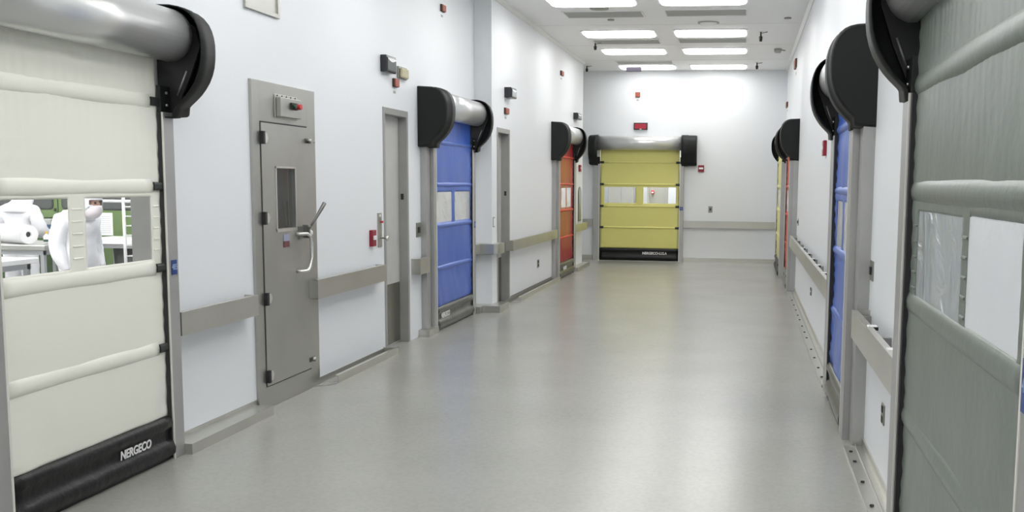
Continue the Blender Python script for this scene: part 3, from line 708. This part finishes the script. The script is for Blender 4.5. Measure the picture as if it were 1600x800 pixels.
def vent_fixture(x0, x1, y0, y1):
    r = thing('ceiling_vent', ((x0+x1)/2, (y0+y1)/2, CZ-.01), '', 'air vent', 'ceiling air vents')
    b = MB(); b.box(x0, x1, y0, y1, CZ-.006, CZ); g = b.build('vent_panel', M['vent'], r)
    b = MB(); b.box(x0-.02, x1+.02, y0-.02, y0, CZ-.010, CZ); b.box(x0-.02, x1+.02, y1, y1+.02, CZ-.010, CZ); b.box(x0-.02, x0, y0, y1, CZ-.010, CZ); b.box(x1, x1+.02, y0, y1, CZ-.010, CZ)
    b.build('vent_frame', M['trimw'], r, weld=False)
    return r
LROW = [(13.13, 'nearest pair, cut by the top edge'), (16.08, 'second pair from the camera'), (18.27, 'third pair from the camera'), (20.72, 'pair nearest the end wall')]
WORD = {13.13: 'cut off by the top edge of the photo', 16.08: 'behind the row with the ceiling speaker', 18.27: 'in the third row from the top', 20.72: 'in the row nearest the end wall'}
pl = light_fixture(*XL, 16.08, 16.76); pr = light_fixture(*XR, 16.08, 16.76)
pl['label'] = 'left ceiling light panel in the second visible row'; pr['label'] = 'right ceiling light panel in the second visible row'
names = {13.13: 'row cut off by the top of the photo', 18.27: 'third visible row', 20.77: 'row nearest the end wall'}
for y in (13.13, 18.27, 20.77):
    for q, sidew in ((pl, 'left'), (pr, 'right')):
        c = copy_tree(q); c.location.y += y-16.08; c['label'] = '%s ceiling light panel in the %s' % (sidew, names[y])
for y in (10.75, 8.4, 6.05, 3.7, 1.35, -1.0, -3.35):      # the same rows continue over and behind the viewpoint
    for q in (pl, pr):
        c = copy_tree(q); c.location.y += y-16.08; c['label'] = 'ceiling light panel overhead, outside the photo'
vl = vent_fixture(XL[0]+.03, XL[1], 14.30, 14.80); vr = vent_fixture(*XR, 14.25, 14.75)
vl['label'] = 'left grey ceiling vent behind the first light row'; vr['label'] = 'right grey ceiling vent behind the first light row'
for src, y, lab in ((vl, 17.08, 'left grey ceiling vent behind the second light row'), (vr, 17.06, 'right grey ceiling vent behind the second light row'), (vl, 20.05, 'grey ceiling vent in front of the last light row')):
    c = copy_tree(src); c.location.y += y-14.27; c['label'] = lab
    if y > 20: c.scale = (1, .85, 1)

def round_cap(name, label, cat, x, y, r, h, m, ring=False):
    o = thing(name, (x, y, CZ-h), label, cat)
    n = 24
    MB().flat([(x+r*math.cos(2*PI*i/n), y+r*math.sin(2*PI*i/n)) for i in range(n)], CZ-h, CZ).build('rim', m, o, .004)
    if ring:
        MB().flat([(x+r*.8*math.cos(2*PI*i/n), y+r*.8*math.sin(2*PI*i/n)) for i in range(n)], CZ-h-.004, CZ-h).build('cone_grille', M['ceil'], o)
round_cap('ceiling_speaker', 'round white ceiling speaker right of the centre strip', 'speaker', -.60, 15.40, .155, .012, M['vent'], True)
round_cap('smoke_detector', 'flat round ceiling detector behind the first left light', 'detector', -1.98, 13.95, .125, .03, M['swit'])
round_cap('cover_plate', 'small round ceiling cover plate behind the left vent', 'ceiling plate', -1.965, 15.02, .05, .015, M['swit'])
round_cap('cover_plate', 'small round ceiling cover plate near the right wall', 'ceiling plate', .51, 15.05, .05, .015, M['dsteel'])
def sprinkler(label, x, y, L=.12):
    r = thing('sprinkler_head', (x, y, CZ-L), label, 'sprinkler')
    MB().tube([(x, y, CZ), (x, y, CZ-L*.45), (x, y, CZ-L*.55), (x, y, CZ-L)], .014, 8, radii=[.012, .012, .028, .020]).build('sprinkler_body', M['dark'], r)
    MB().tube([(x, y, CZ-.03), (x+.10, y-.02, CZ-.012)], .008, 6).build('side_arm', M['vent'], r)
    MB().tube([(x, y, CZ-.008), (x, y, CZ)], .04, 16).build('escutcheon', M['trimw'], r)
sprinkler('dark sprinkler head at the left edge of the ceiling vents', -2.54, 17.45)
sprinkler('dark sprinkler head by the left wall end', -3.20, 20.85)
sprinkler('dark sprinkler head right of the second light row', .158, 16.35, .15)
sprinkler('dark sprinkler head right of the last light row', .14, 20.45, .13)
dt = thing('smoke_detector', (.475, 18.45, CZ-.07), 'pale ceiling detector with a small arm near the right wall', 'detector')
MB().tube([(.475, 18.45, CZ-.07), (.475, 18.45, CZ-.05), (.475, 18.45, CZ)], .06, 16, radii=[.045, .06, .065]).build('detector_body', M['vent'], dt)
MB().tube([(.475, 18.45, CZ-.015), (.60, 18.60, CZ-.012)], .010, 6).build('detector_arm', M['swit'], dt)
ex = thing('ceiling_exit_sign', (-2.25, 20.95, CZ-.10), 'small dark hanging sign in front of the last left light', 'hanging sign')
MB().prism([(20.93, CZ-.024), (20.90, CZ-.115), (20.94, CZ-.115), (20.97, CZ-.024)], -2.42, -2.12).build('sign_body', M['signgrey'], ex, .004)
MB().tube([(-2.27, 20.95, CZ-.03), (-2.27, 20.95, CZ-.022)], .02, 8).build('sign_stem', M['dsteel'], ex)

# lights for the rooms behind the doors (fittings on their ceilings)
def room_light(label, x0, x1, y0, y1, z):
    r = thing('ceiling_light', ((x0+x1)/2, (y0+y1)/2, z-.02), label, 'ceiling light', 'ceiling lights of the rooms behind the doors')
    MB().box(x0, x1, y0, y1, z-.03, z).build('light_tray', M['trimw'], r); MB().box(x0+.03, x1-.03, y0+.03, y1-.03, z-.04, z-.03).build('light_diffuser', M['lens2'], r)
LB_ = 'ceiling light of a room behind the doors, outside the photo'
for x in (-11.2, -8.6, -6.0):
    for y in (4.2, 7.4, 10.6): room_light(LB_, x-.6, x+.6, y-.6, y+.6, 3.0)
room_light(LB_, -6, -4.4, 15.5, 16.7, 3.0); room_light(LB_, -6, -4.4, 18, 19.2, 3.0)
room_light(LB_, 2.2, 3.4, 2.9, 4.1, 3.0); room_light(LB_, 2, 3.2, 6.8, 8, 3.0)
room_light(LB_, 1.6, 3, 16.5, 17.7, 3.0); room_light(LB_, 1.6, 3, 19, 20.2, 3.0)
room_light(LB_, -3.2, -1.0, 23, 24.2, 3.0)

# ------------------------------------------------------------------ end room behind the yellow door
cb = thing('tall_cabinet', (-2.75, 24.9, 0), 'tall grey cabinet seen through the left pane of the yellow door', 'cabinet')
MB().box(-3.22, -2.60, 24.4, 25.0, 0, 2.1).build('cabinet_body', M['swit'], cb, .01)
for x in (-3.21, -2.905): MB().box(x, x+.30, 24.375, 24.40, .06, 2.06).build('cabinet_door', M['frame'], cb, .004)
gp = thing('grey_partition', (-1.8, 24.6, 0), 'plain grey partition seen through the right pane of the yellow door', 'partition')
MB().box(-2.28, -1.80, 24.3, 24.42, 0, 2.2).build('partition_panel', M['frame'], gp, .005)
MB().box(-2.28, -2.24, 24.28, 24.44, 0, 2.22).build('partition_post', M['post'], gp)
rb = thing('red_box', (-2.16, 24.25, 1.45), 'small red box fixed to the grey partition behind the yellow door', 'box')
MB().box(-2.19, -2.12, 24.26, 24.30, 1.38, 1.46).build('box_body', M['redb'], rb, .005); MB().box(-2.175, -2.135, 24.255, 24.26, 1.40, 1.43).build('box_front', M['wsign'], rb)

# ------------------------------------------------------------------ laboratory behind the cream door
def table(label, x0, x1, y0, y1, top, th, mtop, name='work_table', shelf=None, apron=.05, legr=.02):
    r = thing(name, ((x0+x1)/2, (y0+y1)/2, 0), label, 'table')
    MB().box(x0, x1, y0, y1, top-th, top).build('table_top', mtop, r, .006)
    b = MB(); b.box(x0+.05, x1-.05, y0+.04, y0+.07, top-th-apron, top-th); b.box(x0+.05, x1-.05, y1-.07, y1-.04, top-th-apron, top-th); b.box(x1-.08, x1-.05, y0+.07, y1-.07, top-th-apron, top-th); b.box(x0+.05, x0+.08, y0+.07, y1-.07, top-th-apron, top-th)
    b.build('apron', M['tleg'], r, weld=False)
    for x in (x0+.07, x1-.07):
        for y in (y0+.07, y1-.07): MB().box(x-legr, x+legr, y-legr, y+legr, 0, top-th-.001).build('leg', M['tleg'], r)
    if shelf: MB().box(x0+.08, x1-.08, y0+.06, y1-.06, shelf, shelf+.02).build('shelf', M['tleg'], r)
    return r
table('white work table in front of the standing technician, nearest the cream door', -7.6, -6.03, 7.45, 8.22, .952, .045, M['tabw'], shelf=.28)
table('steel-edged packing table carrying the white film roll', -8.6, -6.99, 9.62, 10.42, .955, .05, M['steeldoor'], shelf=.25)
table('white bench along the green cabinets at the left', -9.6, -8.10, 11.35, 12.05, 1.02, .05, M['tabw'])
table('white bench beneath the posted paper at the right', -7.85, -6.7, 11.45, 12.1, .915, .06, M['tabw'])
table('low grey table behind the technician with the lowered head', -5.62, -5.0, 8.95, 9.5, .93, .05, M['vent'])

roll = thing('film_roll', (-7.29, 9.80, .956), 'large white film roll lying on the packing table', 'roll')
b = MB(); n = 32; ro = .098; ri = .030; c = (9.80, .956+ro)
A = []
for x, r in ((-8.5, ro), (-7.29, ro), (-7.29, ri), (-8.5, ri)):
    A.append([b.bm.verts.new(Vector((x, c[0]+r*math.cos(2*PI*k/n), c[1]+r*math.sin(2*PI*k/n)))) for k in range(n)])
for i in range(4):
    for k in range(n): b.face([A[i][k], A[i][(k+1) % n], A[(i+1) % 4][(k+1) % n], A[(i+1) % 4][k]], i in (0, 2))
b.build('film_winding', M['rollm'], roll)
roll.rotation_euler = (0, 0, math.radians(-24))
MB().tube([(-8.49, c[0], c[1]), (-7.31, c[0], c[1])], .027, 20).build('core', M['dark'], roll)

def bottle(label, x, y, z, r, h, cap, lab):
    o = thing('bottle', (x, y, z), label, 'bottle')
    MB().tube([(x, y, z), (x, y, z+h*.62), (x, y, z+h*.74), (x, y, z+h*.80)], r, 14, radii=[r, r, r*.45, r*.38]).build('bottle_body', M['wsign'], o)
    MB().tube([(x, y, z+h*.80), (x, y, z+h)], r*.42, 10).build('cap', cap, o)
    MB().tube([(x, y, z+h*.18), (x, y, z+h*.36)], r*1.02, 14, caps=False).build('bottle_label', lab, o)
bottle('white bottle with a green label next to the film roll', -7.13, 9.85, .957, .030, .13, M['yell'], M['greenb'])
bottle('white bottle with dark print right of the green-labelled bottle', -7.05, 9.92, .957, .028, .12, M['wsign'], M['dark'])
bd = thing('binder', (-8.35, 11.6, 1.02), 'navy binder stack on the left bench', 'binder')
MB().box(-8.60, -8.22, 11.45, 11.75, 1.022, 1.075).build('lower_binder', M['navy'], bd, .005)
bk = thing('paper_stack', (-8.35, 11.6, 1.075), 'stack of pale papers on the navy binder', 'paper stack')
MB().box(-8.56, -8.24, 11.47, 11.73, 1.076, 1.135).build('sheets', M['vent'], bk, .003)
sh = thing('paper_sheets', (-7.12, 10.0, .957), 'brown paper sheets on the right end of the packing table', 'paper')
MB().box(-7.16, -7.02, 9.88, 10.1, .956, .966).build('sheets', M['yell'], sh, .002)
# green cabinets
def cabinet(label, x0, x1, z0, z1, y=12.45, wins=((.06, .06, .24, .20),), tall=False):
    r = thing('green_cabinet', ((x0+x1)/2, y+.28, z0), label, 'cabinet')
    MB().box(x0, x1, y+.02, 13.04, z0, z1).build('cabinet_body', M['green'], r, .008)
    n = 2 if x1-x0 > .7 else 1
    for i in range(n):
        a = x0+(x1-x0)*i/n+.008; c = x0+(x1-x0)*(i+1)/n-.008
        d = MB().box(a, c, y, y+.02, z0+.01, z1-.01).build('cabinet_door', M['green'], r, .004)
        wz0 = 1.225; wz1 = min(z1-.12, 1.62)
        fr = Fr((0, y, 0), (1, 0, 0), (0, -1, 0))
        b = MB(fr); b.use(M['dark']).plate(rounded(a+.05, c-.05, wz0, wz1, .05), 0, .008); w = b.build('window_gasket', None, d)
        MB(fr).plate(rounded(a+.068, c-.068, wz0+.018, wz1-.018, .04), .008, .012).build('window_glass', M['glassdk'], w)
        MB(fr).box(c-.035, c-.015, 0, .02, 1.20, 1.24).build('door_knob', M['dark'], d)
for i, x in enumerate((-11.2, -10.25, -9.30)):
    cabinet('green wall cabinet with dark rounded windows, %s' % ('left end of the row', 'middle of the row', 'directly above the left bench end')[i], x, x+.94, 1.11, 1.9)
cabinet('tall green cabinet with the posted white paper', -8.35, -7.66, .0, 1.9)
cabinet('tall green cabinet behind the white wire rack', -7.64, -6.95, .0, 1.9)
pp = thing('posted_paper', (-8.1, 12.43, .88), 'white printed sheet taped to the tall green cabinet', 'paper')
P5 = Fr((0, 12.45, 0), (1, 0, 0), (0, -1, 0))
MB(P5).box(-8.30, -8.07, .001, .004, .90, 1.19).build('sheet', M['paper'], pp)
for i in range(9): MB(P5).box(-8.28, -8.10, .004, .0045, .93+.026*i, .936+.026*i).build('text_line', M['ink'], pp)
lo = thing('green_base_unit', (-9.8, 12.7, 0), 'dark green base unit under the left bench', 'cabinet')
MB().box(-11.2, -8.36, 12.30, 13.04, 0, .92).build('unit_body', M['greend'], lo, .006)
for i in range(4): MB().box(-11.18+.705*i, -10.50+.705*i, 12.28, 12.30, .08, .88).build('unit_door', M['greend'], lo, .004)
bb = thing('black_bin', (-7.35, 11.75, 0), 'black storage bin under the right bench', 'bin')
MB().tube([(-7.35, 11.78, 0), (-7.35, 11.78, .80)], .22, 20, radii=[.2, .25]).build('bin_body', M['cap'], bb)
ob = thing('floor_socket_box', (-7.3, 10.5, 0), 'white socket box with cable on a post by the packing table', 'socket')
MB().box(-6.99, -6.90, 10.28, 10.34, .60, .70).build('socket_body', M['wsign'], ob, .006)
MB().box(-6.955, -6.935, 10.29, 10.31, 0, .60).build('post', M['tleg'], ob)
MB().tube([(-6.99, 10.30, .64), (-7.03, 10.29, .60), (-7.05, 10.28, .45), (-7.04, 10.28, .2), (-7.0, 10.28, .012)], .008, 6).build('cable', M['wsign'], ob)
# white wire rack
rk = thing('wire_rack', (-6.5, 10.9, 0), 'white wire rack right of the standing technician', 'rack')
for x in (-6.80, -6.15):
    for y in (10.70, 11.10): MB().tube([(x, y, 0), (x, y, 1.75)], .018, 8).build('rack_post', M['wsign'], rk)
for z in (.35, .78, .90, 1.01, 1.115, 1.22, 1.325, 1.55):
    b = MB()
    for y in (10.70, 11.10): b.tube([(-6.80, y, z), (-6.15, y, z)], .008, 6)
    for x in [-6.80+.065*i for i in range(11)]: b.tube([(x, 10.70, z), (x, 11.10, z)], .004, 5)
    b.build('rack_shelf', M['wsign'], rk, weld=False)
MB().tube([(-7.05, 10.70, 1.385), (-6.15, 10.70, 1.385)], .016, 8).build('top_rail', M['wsign'], rk)
for j, (z, mm, lab) in enumerate(((.792, 'strobe', 'brown carton on the lower rack shelf'), (.912, 'vent', 'grey tray on the rack, lower of two'), (1.022, 'vent', 'grey tray on the rack, upper of two'), (1.127, 'beige', 'tan carton on the rack, lower of two'), (1.232, 'strobe', 'red-brown carton on the rack, topmost'))):
    t = thing('storage_tray' if mm == 'vent' else 'carton', (-6.5, 10.9, z), lab, 'tray' if mm == 'vent' else 'carton')
    MB().box(-6.74, -6.25, 10.74, 11.06, z-.003, z+.055).build('tray_body' if mm == 'vent' else 'carton_body', M[mm], t, .006)
    MB().box(-6.62, -6.52, 10.736, 10.742, z+.015, z+.04).build('front_label', M['paper'], t)

# ------------------------------------------------------------------ people
def skinned(name, verts, edges, radii, m, parent, levels=2, root=0):
    me = bpy.data.meshes.new(name); me.from_pydata([Vector(v) for v in verts], edges, []); me.materials.append(m)
    o = bpy.data.objects.new(name, me); COL.objects.link(o); o.parent = parent
    md = o.modifiers.new('skin', 'SKIN')
    sv = me.skin_vertices[0].data if me.skin_vertices else None
    if sv is None:
        return o
    for i, r in enumerate(radii): sv[i].radius = (r, r) if not isinstance(r, tuple) else r; sv[i].use_root = (i == root)
    md.use_smooth_shade = True
    s = o.modifiers.new('sub', 'SUBSURF'); s.levels = levels; s.render_levels = levels
    # freeze the modifiers into real geometry
    dg = bpy.context.evaluated_depsgraph_get(); nm = bpy.data.meshes.new_from_object(o.evaluated_get(dg))
    o.modifiers.clear(); o.data = nm; nm.name = name
    if not nm.materials: nm.materials.append(m)
    for p in nm.polygons: p.use_smooth = True
    return o

def person(label, loc, facing, bow, arm, mask=True, logo=False):
    """facing: angle of the direction the person looks (world), built in local axes x=right, y=front"""
    root = thing('person', loc, label, 'person'); root.rotation_euler = (0, 0, facing-PI/2)
    V = []; E = []; Rr = []; idx = {}
    def J(n, co, r, link=None):
        idx[n] = len(V); V.append(co); Rr.append(r)
        if link: E.append((idx[link], idx[n]))
    J('pelvis', (0, 0, .88), (.145, .115)); J('waist', (0, .0, 1.00), (.135, .105), 'pelvis'); J('chest', (0, .005, 1.12), (.155, .115), 'waist'); J('upper', (0, .005, 1.225), (.14, .10), 'chest')
    hy = .02+.10*bow; dz = -.032*bow
    J('neck', (0, .02+.03*bow, 1.325), .052, 'upper'); J('jaw', (0, .045+.08*bow, 1.385+dz), .066, 'neck'); J('head', (0, hy+.015, 1.455+dz), .084, 'jaw'); J('crown', (0, hy+.01, 1.525+dz), .070, 'head')
    J('nose', (0, hy+.108, 1.425+dz), .012, 'head')
    for s, n in ((-1, 'l'), (1, 'r')):
        J('sh'+n, (s*.17, 0, 1.235), .066, 'upper'); el, wr, pa = arm(s)
        J('el'+n, el, .047, 'sh'+n); mid = tuple((a+b)/2 for a, b in zip(el, wr)); J('fa'+n, mid, .040, 'el'+n); J('wr'+n, wr, .028, 'fa'+n)
        d = (Vector(wr)-Vector(el)).normalized(); side = d.cross(Vector((0, 0, 1))).normalized()
        pc = Vector(wr)+d*.055; J('pa'+n, tuple(pc), (.036, .018), 'wr'+n)
        for k, (off, L) in enumerate(((-.030, .060), (-.010, .072), (.010, .068), (.029, .052))):
            b0 = pc+d*.030+side*off; b1 = b0+d*L*.5+Vector((0, 0, -.008)); b2 = b1+d*L*.4+Vector((0, 0, -.018))
            J('f%d%s' % (k, n), tuple(b0), .0095, 'pa'+n); J('g%d%s' % (k, n), tuple(b1), .0088, 'f%d%s' % (k, n)); J('h%d%s' % (k, n), tuple(b2), .0075, 'g%d%s' % (k, n))
        t0 = pc+side*(-s*.038)-d*.01; J('t'+n, tuple(t0), .011, 'pa'+n); J('u'+n, tuple(t0+d*.045+side*(-s*.02)), .0095, 't'+n)
        J('hip'+n, (s*.085, 0, .80), .095, 'pelvis'); J('kn'+n, (s*.10, .015, .43), .062, 'hip'+n); J('ca'+n, (s*.10, -.01, .30), .056, 'kn'+n); J('an'+n, (s*.10, -.015, .085), .040, 'ca'+n); J('to'+n, (s*.11, .13, .04), .038, 'an'+n)
    body = skinned('body', V, E, Rr, M['skin'], root)
    # coverall: the same pose a little wider, ending at wrists and ankles
    keep = [n for n in idx if n in ('pelvis', 'waist', 'chest', 'upper', 'neck') or n[:2] in ('sh', 'el', 'fa', 'wr', 'hi', 'kn', 'ca', 'an')]
    mp = {idx[n]: i for i, n in enumerate(keep)}
    V2 = [V[idx[n]] for n in keep]; E2 = [(mp[a], mp[c]) for a, c in E if a in mp and c in mp]
    R2 = []
    for n in keep:
        r = Rr[idx[n]]; g = .034 if n in ('pelvis', 'waist', 'chest', 'upper') else (.012 if n[:2] in ('wr',) else .026)
        if n[:2] in ('kn', 'ca', 'an'): g = .036
        R2.append((r[0]+g, r[1]+g) if isinstance(r, tuple) else r+g)
    suit = skinned('coverall', V2, E2, R2, M['suit'], root)
    bm = bmesh.new(); bm.from_mesh(suit.data)
    for v in bm.verts:      # creases of the loose cloth
        c = v.co; v.co = c + v.normal*(.012*noise.noise(Vector((c.x*11, c.y*11, c.z*7+loc[0])))+.007*noise.noise(c*24))
    bm.to_mesh(suit.data); bm.free()
    for n_ in ('l', 'r'):      # gloves over both hands
        kg = [q for q in idx if q.endswith(n_) and (q[:2] in ('wr', 'pa') or q[0] in 'fghtu') and q[:2] != 'fa']
        kg.sort(key=lambda q: q[:2] != 'pa'); mg = {idx[q]: i for i, q in enumerate(kg)}
        skinned('glove', [V[idx[q]] for q in kg], [(mg[a], mg[c]) for a, c in E if a in mg and c in mg],
                [tuple(x+.003 for x in Rr[idx[q]]) if isinstance(Rr[idx[q]], tuple) else Rr[idx[q]]+.003 for q in kg], M['glove'], root)
    # hood with a face opening, cloth apron down to the shoulders
    hc = Vector((0, hy-.005, 1.465+dz))
    b = MB(); b.ball(tuple(hc), .110, 28, 20, (.95, 1.08, 1.14), keep=lambda d: not (d.y > .040 and -.12 < d.z < .016 and abs(d.x) < .075))
    hood = b.build('hood', M['suit'], None)
    def attach(o, name, solid=.004):
        o.parent = root; o.location = o.location
        if solid: q = o.modifiers.new('thick', 'SOLIDIFY'); q.thickness = solid
        return o
    attach(hood, 'hood')
    b = MB(); n = 24; rings = []
    for z, rx, ry, cy in ((1.44+dz, .106, .112, hy-.01), (1.38+dz*.7, .112, .112, hy*.8-.01), (1.33, .125, .12, .02), (1.28, .16, .135, .01), (1.24, .195, .14, .005)):
        rings.append([b.bm.verts.new(Vector((rx*math.cos(2*PI*k/n), cy+ry*math.sin(2*PI*k/n), z))) for k in range(n)])
    for i in range(4):
        for k in range(n):
            if i == 0 and 4 <= k <= 8: continue
            b.face([rings[i][k], rings[i][(k+1) % n], rings[i+1][(k+1) % n], rings[i+1][k]], True)
    attach(b.build('hood_cape', M['suit'], None), '')
    if mask:
        b = MB(); b.ball((0, hy+.022, 1.395+dz), .084, 20, 14, (.98, 1.12, 1.05), keep=lambda d: d.y > -.02 and d.z < .040)
        attach(b.build('face_mask', M['maskm'], None), '', .003)
    for s in (-1, 1):
        b = MB(); b.ball((s*.030, hy+.090, 1.458+dz), .011, 10, 8); attach(b.build('eye', M['eye'], None), '', 0)
        # overshoe
        b = MB(); b.tube([(s*.105, -.07, .05), (s*.105, .0, .055), (s*.11, .10, .045), (s*.115, .165, .035)], .05, 14, radii=[.045, .055, .048, .032]); attach(b.build('overshoe', M['suit'], None), '', 0)
    if logo:
        b = MB(); b.ball((.115, .135, 1.17), .018, 10, 8, (1, .35, 1.3)); attach(b.build('chest_badge', M['blueb'], None), '', 0)
    return root

def arms_down(s): return ((s*.225, -.03, .98), (s*.195, .08, .76), None)
def arms_table(s): return ((s*.255, .02, 1.03), (s*.16, .24, .985), None)
person('person in white hooded coverall and face mask standing side-on with head lowered', (-6.29, 9.13, 0), math.radians(-12), 1.6, arms_down, True, True)
person('person in white hooded coverall seen from behind, standing beyond the film roll', (-8.28, 10.98, 0), math.radians(95), .9, arms_table)

# ------------------------------------------------------------------ camera
cam = bpy.data.cameras.new('camera'); co = bpy.data.objects.new('camera', cam); COL.objects.link(co)
F, yaw, pit, rol, cx, cy = 1627.98, .1377, .1135, -.0098, 937.6, 469.5
fw = Vector((-math.sin(yaw)*math.cos(pit), math.cos(yaw)*math.cos(pit), -math.sin(pit))); r = Vector((math.cos(yaw), math.sin(yaw), 0)); d = fw.cross(r)
r2 = r*math.cos(rol)+d*math.sin(rol); d2 = -r*math.sin(rol)+d*math.cos(rol)
co.matrix_world = Matrix(((r2.x, -d2.x, -fw.x, 0), (r2.y, -d2.y, -fw.y, 0), (r2.z, -d2.z, -fw.z, 1.65), (0, 0, 0, 1)))
cam.sensor_width = 36; cam.lens = F*36/1600; cam.shift_x = -(cx-800)/1600; cam.shift_y = (cy-400)/1600; cam.clip_start = .05; cam.clip_end = 100
SC.camera = co
w = bpy.data.worlds.new('world'); SC.world = w; w.use_nodes = True
w.node_tree.nodes['Background'].inputs[0].default_value = (.5, .5, .5, 1); w.node_tree.nodes['Background'].inputs[1].default_value = .0
SC.view_settings.view_transform = 'Standard'; SC.view_settings.look = 'None'; SC.view_settings.gamma = 1; SC.view_settings.exposure = 0.20
SC.view_settings.use_curve_mapping = False
